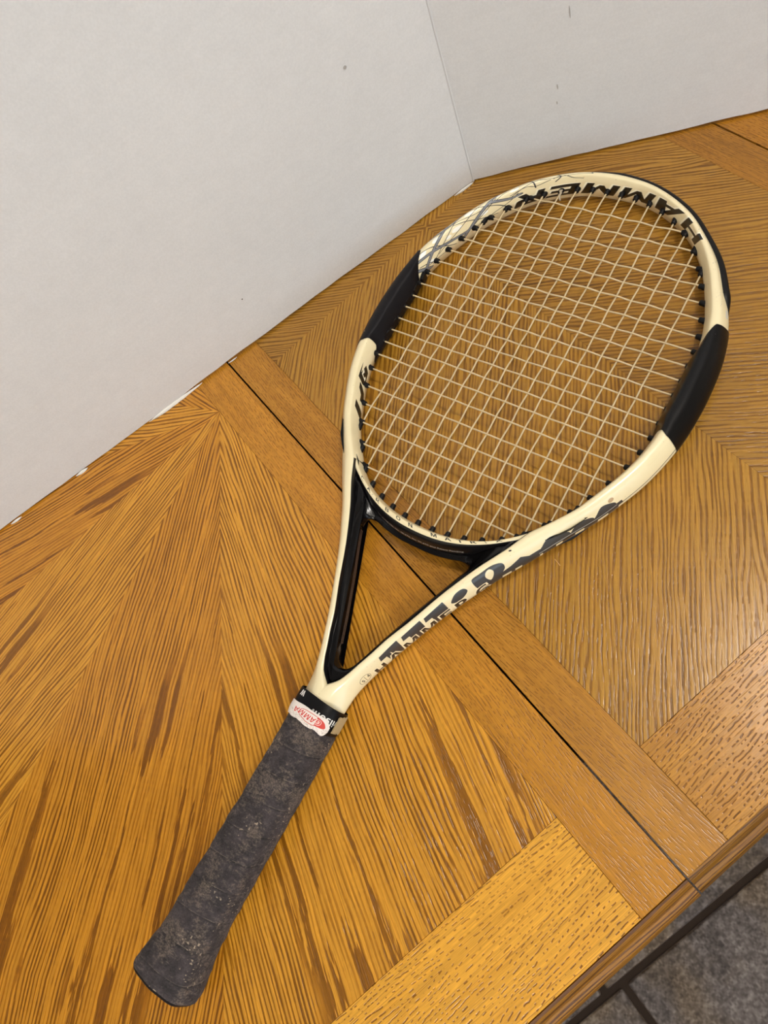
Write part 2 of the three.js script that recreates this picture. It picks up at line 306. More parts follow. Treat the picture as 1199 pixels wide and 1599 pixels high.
// ------------------------------------------------------------------ the white display board
{
  const board = thing('display_board', 'white folding cardboard display board standing upright on the table behind the racket', 'board');
  const paper = dataTexture(1024, 1024, (x, y, o) => {
    const f = fbm(x / 26, y / 26, 3) - 0.5, g = noise(x / 2.2, y / 2.2) - 0.5, h = fbm(x / 240 + 7, y / 240, 2) - 0.5, s = noise(x / 60, y / 3.5) - 0.5;
    const v = 219 + 5 * f + 6 * g + 5 * h + 2 * s; o[0] = v - 1; o[1] = v; o[2] = v + 3;
  }, true);
  const pb = dataTexture(512, 512, (x, y, o) => { o[0] = o[1] = o[2] = 128 + 110 * (fbm(x / 9, y / 9, 2) - 0.5) + 60 * (noise(x / 2, y / 2) - 0.5); }, false);
  const mat = new THREE.MeshStandardMaterial({ map: paper, bumpMap: pb, bumpScale: 0.00018, roughness: 0.82 });
  const rim = new THREE.MeshStandardMaterial({ color: 0xe6e4de, roughness: 0.8 });
  const corner = [0.2822, -0.5102], TH = 0.0042;
  function panel(name, dir, len, facing, wav, flip) {
    // local u along the foot, y up; front face towards the camera, the cut lower edge wanders by a millimetre or two
    const n = Math.round(len / 0.006), m = 24, H = 0.62, pos = [], uv = [], idx = [];
    const foot = (u) => 0.0007 + 0.0022 * clamp(noise(u * 9 + wav, 3.3) * 1.6 - 0.5) + 0.0009 * noise(u * 70 + wav, 8.1);
    const bulge = (u, y) => 0.0016 * (noise(u * 11 + wav, 1.7) - 0.5) * Math.exp(-y / 0.05) * smooth(0, 0.03, u);
    const nx = facing[0], nz = facing[1], at = (u, y, d) => [corner[0] + dir[0] * u + nx * (bulge(u, y) - d), y, corner[1] + dir[1] * u + nz * (bulge(u, y) - d)];
    for (const d of [0, TH]) for (let i = 0; i <= n; i++) for (let j = 0; j <= m; j++) {
      const u = len * i / n, t = j / m, y = mix(foot(u), H, t * t); pos.push(...at(u, y, d)); uv.push(u / 0.45 + wav, y / 0.45);
    }
    const S = (n + 1) * (m + 1), q = (a, b, c, e) => (flip ? idx.push(a, b, c, c, b, e) : idx.push(a, c, b, c, e, b));
    for (let i = 0; i < n; i++) for (let j = 0; j < m; j++) { const a = i * (m + 1) + j; q(a, a + m + 1, a + 1, a + m + 2); q(S + a, S + a + 1, S + a + m + 1, S + a + m + 2); }
    for (let i = 0; i < n; i++) { const a = i * (m + 1), b = a + m + 1; q(a, S + a, b, S + b); q(a + m, b + m, S + a + m, S + b + m); }
    for (let j = 0; j < m; j++) { const a = j, b = n * (m + 1) + j; q(a, a + 1, S + a, S + a + 1); q(b, S + b, b + 1, S + b + 1); }
    const g = new THREE.BufferGeometry(); g.setAttribute('position', new THREE.Float32BufferAttribute(pos, 3)); g.setAttribute('uv', new THREE.Float32BufferAttribute(uv, 2)); g.setIndex(idx);
    child(name, toCreasedNormals(g, 0.7), mat, board);
  }
  const L = [-0.5547, -0.0690], l = Math.hypot(...L), dl = [L[0] / l, L[1] / l], Rv = [0.1892, 0.1575], r = Math.hypot(...Rv), dr = [Rv[0] / r, Rv[1] / r];
  panel('left_panel', dl, 0.86, [dl[1], -dl[0]], 0.3, false);
  panel('right_panel', dr, 0.60, [-dr[1], dr[0]], 4.7, true);
  // torn slivers of white facing paper along the foot, and the scored fold
  const sliver = (pts, h, out) => {                       // pts: [distance along the left panel from the fold, height]
    const sh = [], n = 14; for (let i = 0; i <= n; i++) { const t = i / n, u = mix(pts[0], pts[1], t), w = Math.sin(Math.PI * t) ** 0.6 * h * (0.75 + 0.5 * noise(u * 220, 5)); sh.push([u, 0.0003, w]); }
    const pos = [], idx = [], base = (u, y, o) => [corner[0] + dl[0] * u + dl[1] * o, y, corner[1] + dl[1] * u - dl[0] * o];
    for (const [u, y, w] of sh) { pos.push(...base(u, y + w, 0.0006), ...base(u, y, 0.0006 + out * w), ...base(u, y + 0.0001, out * w * 0.4)); }
    for (let i = 0; i < n; i++) { const a = i * 3, b = a + 3; for (let k = 0; k < 2; k++) idx.push(a + k, b + k, a + k + 1, b + k, b + k + 1, a + k + 1); }
    const g = new THREE.BufferGeometry(); g.setAttribute('position', new THREE.Float32BufferAttribute(pos, 3)); g.setIndex(idx); g.computeVertexNormals();
    const m = rim.clone(); m.side = THREE.DoubleSide; child('torn_edge', g, m, board);
  };
  sliver([0.315, 0.378], 0.0022, 1.1); sliver([0.452, 0.466], 0.0018, 1.2); sliver([0.274, 0.284], 0.0009, 1.2); sliver([0.532, 0.545], 0.0014, 1.2); sliver([0.0005, 0.022], 0.0015, 1.2);
  const ink = new THREE.MeshStandardMaterial({ color: 0x55504c, roughness: 0.9 }), faint = new THREE.MeshStandardMaterial({ color: 0xa9a6a4, roughness: 0.9 });
  for (const [d, nrm, u, y, r, k, m] of SMUDGES.map(([side, ...q]) => [side ? dr : dl, side ? [-dr[1], dr[0]] : [dl[1], -dl[0]], ...q])) {
    const c = new THREE.SphereGeometry(r, 10, 6); c.scale(1, k, 1); c.scale(1, 1, 0.12); c.rotateY(Math.atan2(-d[1], d[0])); c.translate(corner[0] + d[0] * u + nrm[0] * 0.0008, y, corner[1] + d[1] * u + nrm[1] * 0.0008); child('smudge', c, m ? faint : ink, board);
  }
  const fold = new THREE.CylinderGeometry(0.0009, 0.0009, 0.62, 10); fold.translate(corner[0], 0.311, corner[1] + 0.0001); child('fold', fold, mat, board);
}

// ------------------------------------------------------------------ the tennis racket (local x along its length, y up, z across; millimetres in the tables)
const racket = thing('tennis_racket', 'worn cream and black tennis racket with dark grey grip lying on the oak table', 'tennis racket');
racket.position.set(-0.30003, 0, -0.15217);
racket.rotation.y = 20.22 * Math.PI / 180;
const MM = 0.001, V3 = (s, n, t) => new THREE.Vector3(s * MM, n * MM, t * MM);
const nMid = (s) => 21.2 - 7.3 * s / 690;
const outerT = curve([[190, 17.3], [205, 17.3], [221, 18.5], [233, 21.5], [247, 26.2], [262, 32], [286, 42], [310, 53.5], [322, 60], [339, 69.5], [355, 80], [366, 87], [378, 94], [391, 102], [406, 111.5], [422, 119.5], [439, 127], [456, 132.5], [476, 137], [490, 139]]);
const innerT = curve([[190, -11], [206, -10.5], [213, -8], [218, -2.5], [223, 3], [230, 7], [240, 11], [250, 15], [263, 19.5], [284, 29], [310, 39], [334, 50], [355, 61.5], [366, 67], [375, 72], [389, 83.5], [403, 93.5], [415, 99.5], [428, 105.5], [441, 111], [455, 115.5], [470, 118.5], [490, 120]]);
const S0 = 515, polar = (pts) => curve(pts.map(([s, t]) => [Math.atan2(t, s - S0), Math.hypot(s - S0, t)]).sort((a, b) => a[0] - b[0]));
const rOut = polar([[688, 0], [684, 28], [677, 47], [664, 69], [646, 88], [625, 106], [606, 117], [588, 126.5], [570, 133], [552, 137], [526, 139.5], [501, 139.5], [476, 137], [456, 132.5], [439, 127], [422, 119.5], [406, 111.5], [391, 101], [378, 90], [367, 77], [360, 66], [353, 55.5], [346.5, 44], [341, 31], [337.5, 16], [336.5, 0]]);
const rIn = polar([[675, 0], [672.5, 28], [665, 47], [652.5, 67], [640, 79.5], [627, 89.5], [612, 98.5], [596, 106], [577, 113.3], [556, 118], [537, 119.8], [519, 120.3], [503, 120.3], [490, 120], [470, 118.5], [455, 115.5], [441, 111], [428, 105.5], [415, 99.5], [403, 93.5], [389, 83.5], [375, 72], [364, 59], [357, 46], [352, 31], [349.3, 15], [348.6, 0]]);
const hHoop = (th) => mix(mix(12.2, 13.2, smooth(0.5, 1.1, Math.abs(th))), 10.2, smooth(2.2, 2.75, Math.abs(th)));
// half-section of the frame: x from -1 (inner wall) to 1 (outer wall), y from -1 to 1, starting under the frame and going out, up and in
const SEC = [[-0.25, -1], [0.02, -0.97], [0.3, -0.86], [0.8, -0.4], [1, 0], [0.8, 0.4], [0.3, 0.86], [0.02, 0.97], [-0.25, 1], [-0.46, 0.97], [-0.6, 0.86], [-0.9, 0.38], [-1, 0], [-0.9, -0.38], [-0.6, -0.86], [-0.46, -0.97]];
const PROF = (() => {
  const c = new THREE.CatmullRomCurve3(SEC.map(([x, y]) => new THREE.Vector3(x * 8.5, y * 13, 0)), true, 'centripetal'), n = 64, out = [];
  let acc = 0, prev = null; const tot = [];
  for (let j = 0; j <= n; j++) { const p = c.getPoint((j % n) / n); if (prev) acc += p.distanceTo(prev); prev = p; out.push([p.x / 8.5, p.y / 13]); tot.push(acc); }
  return { p: out, v: tot.map((a) => a / acc) };
})();
function vAt(x, y) { let b = 1e9, r = 0; PROF.p.forEach((p, j) => { const d = (p[0] - x) ** 2 * 0.5 + (p[1] - y) ** 2; if (d < b) { b = d; r = PROF.v[j]; } }); return r; }
// paint
const CREAM = '#efe1b9', INK = '#14130f', SLATE = '#2c2d2f';
function speckle(g, w, h, n, col, rmin, rmax) { for (let i = 0; i < n; i++) { g.fillStyle = col; g.globalAlpha = 0.25 + 0.6 * rnd(); g.beginPath(); g.ellipse(rnd() * w, rnd() * h, rmin + rnd() * (rmax - rmin), rmin + rnd() * (rmax - rmin) * 0.6, rnd() * 3, 0, 7); g.fill(); } g.globalAlpha = 1; }
function creamBase(g, w, h) {
  g.fillStyle = CREAM; g.fillRect(0, 0, w, h);
  for (let i = 0; i < 90; i++) { g.globalAlpha = 0.05 + 0.06 * rnd(); g.fillStyle = rnd() < 0.5 ? '#d9c48a' : '#fdf3d4'; g.beginPath(); g.ellipse(rnd() * w, rnd() * h, 20 + rnd() * 90, 6 + rnd() * 20, 0, 0, 7); g.fill(); }
  g.globalAlpha = 1; speckle(g, w, h, 90, '#6a4a28', 0.6, 1.7); speckle(g, w, h, 40, '#2a2420', 0.6, 1.6); speckle(g, w, h, 14, '#b06a4a', 1, 2.6);
}
const gloss = (map, o = {}) => new THREE.MeshPhysicalMaterial({ map, roughness: 0.34, clearcoat: 0.6, clearcoatRoughness: 0.12, ...o });
const blackGloss = new THREE.MeshPhysicalMaterial({ color: 0x070608, roughness: 0.22, specularIntensity: 0.35, clearcoat: 0.2, clearcoatRoughness: 0.06 });
const blackMatte = new THREE.MeshPhysicalMaterial({ color: 0x121014, roughness: 0.5, specularIntensity: 0.4 });
const blackRubber = new THREE.MeshPhysicalMaterial({ color: 0x0a090b, roughness: 0.45, specularIntensity: 0.5 });

// head hoop; the part that bridges the throat is a piece of its own
const TH_B = 2.27, HW = 2048, HH = 512, PERIM = 66;                        // PERIM: millimetres round the section
const hx = (deg) => (deg / 57.2958 + TH_B) / (2 * TH_B) * HW, hy = (v) => v * HH;
// one printed character: (x, y) its centre in pixels, (w, h) its size in pixels, turned upside down and slanted
function glyph(g, ch, x, y, w, h, { font = 'bold 100px sans-serif', rot = Math.PI, skew = 0, fill = INK, stroke, lw = 6, flip = false } = {}) {
  g.save(); g.translate(x, y); g.rotate(rot); g.transform(1, 0, skew, 1, 0, 0); if (flip) g.scale(1, -1); g.font = font; g.textAlign = 'center'; g.textBaseline = 'alphabetic';
  const m = g.measureText(ch); g.scale(w / Math.max(1, m.width), h / 73); g.translate(0, 36.5);
  if (stroke) { g.lineWidth = lw; g.strokeStyle = stroke; g.strokeText(ch, 0, 0); }
  g.fillStyle = fill; g.fillText(ch, 0, 0); g.restore();
}
const hoopTex = canvasTexture(HW, HH, (g, w, h) => {
  creamBase(g, w, h);
  const px = HW / (2 * TH_B * 150), py = HH / PERIM, X = (d) => hx(d), pm = Math.PI / 180 * 150;     // pixels per millimetre along and across
  // lattice of grey bands and black lines on the far left shoulder
  const line = (pts, lw, col) => {
    const c = new THREE.CatmullRomCurve3(pts.map(([d, v]) => new THREE.Vector3(X(d), hy(v), 0)), false, 'centripetal').getPoints(40);
    g.lineJoin = g.lineCap = 'round'; g.lineWidth = lw; g.strokeStyle = col; g.beginPath(); c.forEach((p, k) => (k ? g.lineTo(p.x, p.y) : g.moveTo(p.x, p.y))); g.stroke();
  };
  for (const [d, v, a, b] of [[-68, 0.57, 14, 16], [-61, 0.55, 12, 14], [-52, 0.62, 18, 14], [-46, 0.54, 16, 12], [-41, 0.66, 12, 12], [-36, 0.52, 15, 10], [-30, 0.56, 12, 12], [-66, 0.73, 10, 10], [-56, 0.64, 10, 10]]) { g.fillStyle = '#fffef8'; g.globalAlpha = 0.9; g.beginPath(); g.ellipse(X(d), hy(v), a, b, 0.4, 0, 7); g.fill(); } g.globalAlpha = 1;
  const thin = [[[-53, 0.55], [-48, 0.61], [-42.5, 0.71], [-36.5, 0.78]], [[-62, 0.73], [-59, 0.71], [-53.5, 0.67], [-48, 0.61], [-44.5, 0.56], [-40, 0.5]], [[-71, 0.72], [-63, 0.77], [-58, 0.79]], [[-50, 0.79], [-45, 0.72], [-40, 0.64], [-36, 0.55]], [[-45, 0.79], [-38, 0.74], [-32.5, 0.70], [-29, 0.63]],
    [[-66, 0.78], [-61, 0.70], [-57, 0.63], [-53, 0.55], [-50, 0.49]], [[-72, 0.66], [-68, 0.71], [-64, 0.79]], [[-69, 0.53], [-64, 0.58], [-60, 0.66], [-57, 0.74], [-54, 0.80]], [[-58, 0.49], [-50, 0.55], [-44, 0.60], [-38, 0.60], [-32, 0.52], [-26, 0.47]], [[-47, 0.46], [-42, 0.55], [-36, 0.66], [-33, 0.75]],
    [[-31.5, 0.62], [-26, 0.59], [-23.5, 0.62], [-19, 0.58]], [[-30, 0.54], [-24, 0.52], [-20, 0.56], [-12.5, 0.55], [-7, 0.53]], [[-31, 0.64], [-26, 0.57], [-20.5, 0.52], [-14.5, 0.50], [-7.5, 0.50], [-7, 0.53]], [[-25.5, 0.48], [-24, 0.56], [-23.5, 0.64]], [[-18, 0.57], [-15.5, 0.54], [-12, 0.60], [-9.5, 0.61]], [[-36, 0.47], [-28, 0.50], [-22, 0.48], [-16, 0.49]], [[-17, 0.50], [-16, 0.56], [-17.5, 0.62]]];
  thin.forEach((p) => line(p, 3.2, '#26262a'));
  const band = [[[-73, 0.80], [-69, 0.73], [-64, 0.64], [-60, 0.58], [-56.5, 0.52], [-54, 0.46]], [[-72, 0.59], [-64, 0.64], [-58.5, 0.685], [-54, 0.715], [-48, 0.745], [-45, 0.69], [-41.5, 0.62], [-38.5, 0.57], [-35, 0.615], [-31, 0.66], [-28.5, 0.655]], [[-74, 0.66], [-70, 0.74], [-67, 0.81]], [[-62, 0.47], [-55, 0.52], [-49, 0.49], [-43, 0.46]], [[-39, 0.57], [-36, 0.51], [-31, 0.47]], [[-51, 0.82], [-48, 0.745]]];
  band.forEach((p) => line(p, 16, '#1e1e22')); band.forEach((p) => line(p, 11, '#7d8087'));
  // HAMMER on the inner wall, read from outside
  const foot = curve([[-31, 0.685], [-20, 0.685], [-5, 0.675], [5, 0.655], [15, 0.615], [25, 0.565], [35, 0.535]]);
  const bar = (x, w0) => [[x, 0], [x + w0, 0], [x + w0, 1], [x, 1]], T2 = (y, h0, x0, x1) => [[x0, y], [x1, y], [x1, y + h0], [x0, y + h0]];
  const LET = {                                              // heavy square capitals in a unit cell, baseline at y = 0
    H: [bar(0, 0.26), bar(0.74, 0.26), T2(0.42, 0.2, 0.1, 0.9)],
    A: [[[0, 0], [0.26, 0], [0.66, 1], [0.40, 1]], [[0.74, 0], [1, 0], [0.9, 1], [0.5, 1]], T2(0.22, 0.2, 0.2, 0.85)],
    M: [bar(0, 0.22), bar(0.78, 0.22), [[0.05, 1], [0.24, 1], [0.60, 0.30], [0.46, 0.12]], [[0.78, 1], [0.95, 1], [0.6, 0.12], [0.46, 0.12]]],
    E: [bar(0, 0.26), T2(0, 0.22, 0, 1), T2(0.40, 0.2, 0, 0.9), T2(0.78, 0.22, 0, 1)],
    R: [bar(0, 0.26), T2(0.78, 0.22, 0, 0.95), T2(0.36, 0.2, 0, 0.95), [[0.72, 0.4], [1, 0.4], [1, 1], [0.72, 1]], [[0.40, 0.42], [0.68, 0.42], [1.05, 0], [0.72, 0]]],
  };
  const letter = (ch, d, wd, col, ox, oy) => LET[ch].forEach((p) => {
    g.fillStyle = col; g.beginPath();
    p.forEach(([x, y], k) => { const xd = d - (x - 0.5) * wd - (y - 0.5) * 2.4, X0 = X(xd) + ox, Y0 = hy(foot(xd) + y * 0.19) + oy; k ? g.lineTo(X0, Y0) : g.moveTo(X0, Y0); }); g.closePath(); g.fill();
  });
  [['H', 29.8, 9.0], ['A', 18.4, 10], ['M', 7.0, 10], ['M', -4.4, 10], ['E', -15.7, 8.6], ['R', -26, 8.4]].forEach(([ch, d, wd]) => { letter(ch, d, wd, '#fdf6dc', -4, -6); letter(ch, d, wd, INK, 0, 0); });
  // scuffs along the right shoulder and a moisture ring
  for (let k = 0; k < 60; k++) { const d = 8 + 52 * rnd(); g.fillStyle = rnd() < 0.6 ? '#4a4a58' : '#a08c60'; g.globalAlpha = 0.5; g.fillRect(X(d), hy(0.40 + 0.13 * rnd()), 1 + 2 * rnd(), 1 + 3 * rnd()); } g.globalAlpha = 1;
  g.strokeStyle = '#d8c48c'; g.lineWidth = 2; g.beginPath(); g.ellipse(X(17), hy(0.52), 5, 9, 0, 0, 7); g.stroke();
  g.fillStyle = '#cfd6d8'; g.globalAlpha = 0.8; g.fillRect(X(60), hy(0.33), 22, 26); g.globalAlpha = 1;
  g.fillStyle = '#3a3a3c'; g.fillRect(X(54), hy(0.39), 3, 9);
});
function hoopMesh(name, a, b, N, map) {
  const rings = [], us = [];
  for (let i = 0; i <= N; i++) {
    const th = mix(a, b, i / N), t = Math.min(Math.abs(th), 2 * Math.PI - Math.abs(th)), ro = rOut(t), ri = rIn(t), c = (ro + ri) / 2, hw = (ro - ri) / 2, h = hHoop(t);
    rings.push(PROF.p.map(([x, y]) => { const r = c + x * hw, s = S0 + r * Math.cos(th); return V3(s, nMid(s) + y * h, r * Math.sin(th)); })); us.push(i / N);
  }
  return child(name, loft(rings, { us, vs: PROF.v.map((v) => 1 - v) }), gloss(map), racket);
}
hoopMesh('head_frame', -TH_B, TH_B, 220, hoopTex).userData.label = 'cream glossy curved head with black lettering inside the tip';
const BX = (deg) => ((deg < 0 ? deg + 360 : deg) / 57.2958 - TH_B) / (2 * Math.PI - 2 * TH_B) * 2048;
const bridgeTex = canvasTexture(2048, HH, (g, w, h) => {
  creamBase(g, w, h);
  g.fillStyle = '#0d0c0e'; g.fillRect(0, 0, w, hy(vAt(0.06, 0.97) - 0.012)); g.fillRect(0, hy(0.90), w, h);
  const kx = 2048 / ((2 * Math.PI - 2 * TH_B) * 172), ky = HH / PERIM, vt = (vAt(0.06, 0.97) + vAt(-0.52, 0.94)) / 2;
  [['C', -158.3], ['A', -162.2], ['R', -166.3], ['B', -170.2], ['O', -174.2], ['N', -178], ['M', 175.3], ['A', 171.6], ['T', 168.5], ['R', 165.4], ['I', 162.3], ['X', 159.2]]
    .forEach(([ch, d]) => glyph(g, ch, BX(d), hy(vt + 0.004), (ch === 'M' ? 5.6 : ch === 'I' ? 1.2 : 4.6) * kx, 3.4 * ky, { font: '100px sans-serif', skew: 0.45, stroke: INK, lw: 4 }));
  g.fillStyle = '#2a2a2a'; g.fillRect(BX(-164.3), hy(vt), 5, 5);
  const text = 'No. 4,768,786, No. 59,376, No. 91,410 and Patent Pending';
  g.save(); g.translate(BX(-167.5), hy(0.335)); g.rotate(Math.PI); g.font = '100px sans-serif'; const m = g.measureText(text); g.scale((BX(-167.5) - BX(167.5)) / m.width, 2.1 * ky / 73); g.fillStyle = '#d2ccc6'; g.fillText(text, 0, 36); g.restore();
});
hoopMesh('throat_bridge', TH_B, 2 * Math.PI - TH_B, 90, bridgeTex).userData.label = 'throat bridge with cream top strip, black outer side and small lettering';
// throat arms, each a skin that runs from the shaft up the side of the head
const AS0 = 201, AS1 = 480, AW = 2048, AH = 512;
const ax = (s) => (s - AS0) / (AS1 - AS0) * AW, ay = (v) => v * AH;
const hArm = curve([[190, 14.2], [215, 14], [240, 13.5], [300, 13.2], [490, 13.3]]);
function armMesh(side, map) {
  const N = 110, rings = [];
  for (let i = 0; i <= N; i++) {
    const s = mix(AS0, AS1, i / N), skin = 0.3 * smooth(366, 374, s), o = outerT(s) + skin, n = innerT(s) - skin, c = (o + n) / 2, hw = (o - n) / 2, h = hArm(s) + skin * 0.5;
    rings.push(PROF.p.map(([x, y]) => V3(s, nMid(s) + y * h, side * (c + x * hw))));
  }
  if (side < 0) rings.reverse();
  const us = rings.map((_, i) => (side < 0 ? 1 - i / N : i / N));
  return child('throat_arm', loft(rings, { us, vs: PROF.v.map((v) => 1 - v) }), gloss(map), racket);
}
const vRidge = vAt(-0.5, 0.95), vWall = vAt(-1, 0), vOut = vAt(1, 0);
function armBlack(g) {                                        // black inner wall of the open throat
  g.fillStyle = '#0c0b0d'; g.beginPath(); g.moveTo(ax(215), ay(0.72)); g.lineTo(ax(217), ay(vRidge + 0.035)); g.lineTo(ax(224), ay(vRidge + 0.01)); g.lineTo(ax(232), ay(vRidge)); g.lineTo(ax(360), ay(vRidge)); g.lineTo(ax(374), ay(vRidge + 0.01));
  g.lineTo(ax(376), ay(vWall)); g.lineTo(ax(376), ay(1)); g.lineTo(ax(215), ay(1)); g.fill();
}
const poly = (g, pts, col) => { g.fillStyle = col; g.beginPath(); pts.forEach(([u, v], k) => (k ? g.lineTo(ax(u), ay(v)) : g.moveTo(ax(u), ay(v)))); g.closePath(); g.fill(); };
const blob = (g, pts, col) => {                               // smooth closed outline
  const c = new THREE.CatmullRomCurve3(pts.map(([u, v]) => new THREE.Vector3(ax(u), ay(v), 0)), true, 'centripetal').getPoints(60);
  g.fillStyle = col; g.beginPath(); c.forEach((p, k) => (k ? g.lineTo(p.x, p.y) : g.moveTo(p.x, p.y))); g.fill();
};
const armTexR = canvasTexture(AW, AH, (g, w, h) => {
  creamBase(g, w, h);
  // large letters, of which the side of the arm shows the upper half
  for (const [d, f] of [[0, 0], [19.6, 0.012], [38.2, 0.016]]) poly(g, [[266 + d, 0.466 + f], [263.4 + d, 0.16], [253.6 + d, 0.16], [253.6 + d, 0.376 + f], [248.6 + d, 0.376 + f], [250 + d, 0.445 + f]], SLATE);
  blob(g, [[307, 0.385], [309.5, 0.43], [314, 0.465], [319, 0.46], [320, 0.41], [316, 0.36], [310.5, 0.345]], SLATE);
  blob(g, [[325.5, 0.44], [327, 0.485], [334, 0.492], [343, 0.494], [347, 0.46], [346, 0.39], [342, 0.33], [338, 0.2], [328, 0.2], [325, 0.33]], SLATE);
  blob(g, [[339, 0.475], [336, 0.462], [333.6, 0.41], [334.6, 0.34], [338, 0.38], [340, 0.44]], CREAM);
  poly(g, [[338, 0.335], [349, 0.365], [357, 0.405], [361, 0.36], [368, 0.36], [376, 0.335], [424, 0.335], [424, 0.12], [338, 0.12]], SLATE);
  for (const [u0, u1, p] of [[364, 388, 0.425], [387, 404, 0.40], [402, 420, 0.42]]) blob(g, [[u0, 0.30], [u0 + (u1 - u0) * 0.25, 0.37], [u0 + (u1 - u0) * 0.55, p], [u1 - 2, 0.385], [u1, 0.35], [u1 - 3, 0.25], [u0 + 3, 0.2]], '#2c2b2a');
  for (const [u0, u1] of [[340, 346], [348.5, 353], [365, 367], [376, 380.5], [389, 395], [404, 411.5], [419.5, 482]]) poly(g, [[u0 - 1, 0.12], [u0 + 1, 0.292], [u1 + 1, 0.292], [u1 - 1, 0.12]], CREAM);
  g.strokeStyle = '#20303a'; g.lineWidth = 4; g.beginPath(); g.moveTo(ax(420), ay(0.30)); g.lineTo(ax(480), ay(0.312)); g.stroke();
  g.strokeStyle = '#c8ccca'; g.lineWidth = 3; g.beginPath(); g.moveTo(ax(366), ay(0.312)); g.lineTo(ax(420), ay(0.318)); g.stroke();
  // outlined line of smaller letters along the lower edge
  [['H', 245], ['A', 257.5], ['M', 271], ['M', 286], ['E', 299], ['R', 311], ['6', 326.5]].forEach(([ch, u]) => glyph(g, ch, ax(u), ay(0.272), (ch === 'M' ? 13 : 11) * AW / (AS1 - AS0), ay(0.135), { rot: 0, skew: 0, fill: '#171615', stroke: '#f6e9c4', lw: 12, flip: true }));
  g.strokeStyle = '#5a5038'; g.lineWidth = 2; g.beginPath(); g.ellipse(ax(233), ay(0.34), 34, 26, 0.2, 0, 7); g.stroke();
  g.beginPath(); g.moveTo(ax(233), ay(0.30)); g.lineTo(ax(233.5), ay(0.375)); g.stroke();
  glyph(g, '5', ax(231), ay(0.335), 14, 22, { rot: 0, flip: true }); glyph(g, '4', ax(236), ay(0.345), 14, 22, { rot: 0, flip: true });
  g.fillStyle = '#8a5a30'; g.globalAlpha = 0.5; g.beginPath(); g.ellipse(ax(419), ay(0.42), 16, 12, 0.4, 0, 7); g.fill(); g.globalAlpha = 1;
  g.fillStyle = '#1a1512'; g.beginPath(); g.ellipse(ax(357), ay(0.53), 6, 5, 0, 0, 7); g.fill();
  armBlack(g);
});
const armTexL = canvasTexture(AW, AH, (g, w, h) => {
  creamBase(g, w, h);
  poly(g, [[453.5, 0.63], [440, 0.61], [436.5, 0.70], [437, 0.765], [449, 0.765], [453, 0.69], [444.5, 0.64]], INK);
  poly(g, [[449.5, 0.665], [444, 0.655], [440.5, 0.735], [443, 0.745]], '#f2ead2'); poly(g, [[444.5, 0.675], [442.5, 0.71], [447, 0.745], [449.5, 0.715]], INK);
  poly(g, [[437, 0.655], [432, 0.655], [427.5, 0.705], [422.5, 0.70], [422, 0.785], [427, 0.785], [431, 0.765], [435, 0.70]], INK);
  poly(g, [[421, 0.63], [415, 0.625], [411, 0.70], [407, 0.775], [414, 0.78], [417.5, 0.71]], INK);
  armBlack(g);
});
armMesh(1, armTexR).userData.label = 'right throat arm with large dark lettering';
armMesh(-1, armTexL).userData.label = 'left throat arm with black inner side';
// black web that fills the corners of the open throat
{
  const sh = new THREE.Shape(), side = [];
  for (let s = 218; s <= 372; s += 7) side.push([s, innerT(s) + 4.5]);
  const arc = []; for (let a = -2.42; a >= -3.1416; a -= 0.06) { const r = rOut(-a) - 3; arc.push([S0 + r * Math.cos(a), -r * Math.sin(a)]); }
  const half = [...side, ...arc];
  const pts = [...half.map(([s, t]) => [s, t]), ...half.slice().reverse().map(([s, t]) => [s, -t])];
  pts.forEach(([s, t], i) => (i ? sh.lineTo(s, t) : sh.moveTo(s, t)));
  const hp = [[231, 0], [232.5, 4], [237, 8], [263, 17.6], [294, 30], [322, 42], [333, 46], [337.5, 44], [338.5, 38], [336.5, 30], [334, 16], [333.5, 0]];
  const full = [...hp, ...hp.slice(1, -1).reverse().map(([s, t]) => [s, -t])];
  const cc = new THREE.CatmullRomCurve3(full.map(([s, t]) => new THREE.Vector3(s, t, 0)), true, 'centripetal'), hole = new THREE.Path();
  cc.getPoints(110).reverse().forEach((p, i) => (i ? hole.lineTo(p.x, p.y) : hole.moveTo(p.x, p.y)));
  sh.holes.push(hole);
  let g = new THREE.ExtrudeGeometry(sh, { depth: 5, bevelEnabled: true, bevelThickness: 7, bevelSize: 3.4, bevelOffset: -3.4, bevelSegments: 5, curveSegments: 12 });
  g.translate(0, 0, -2.5); g.rotateX(Math.PI / 2);
  const p = g.attributes.position; for (let i = 0; i < p.count; i++) { const s = p.getX(i); const q = Math.hypot(s - S0, p.getZ(i)), f = smooth(193, 181, q) * smooth(60, 40, Math.abs(p.getZ(i))); p.setXYZ(i, s * MM, (p.getY(i) * (1 - 0.8 * f) - 3 * f + nMid(s)) * MM, p.getZ(i) * MM); }
  g = toCreasedNormals(g, 0.7);
  child('throat_web', g, blackGloss, racket);
}
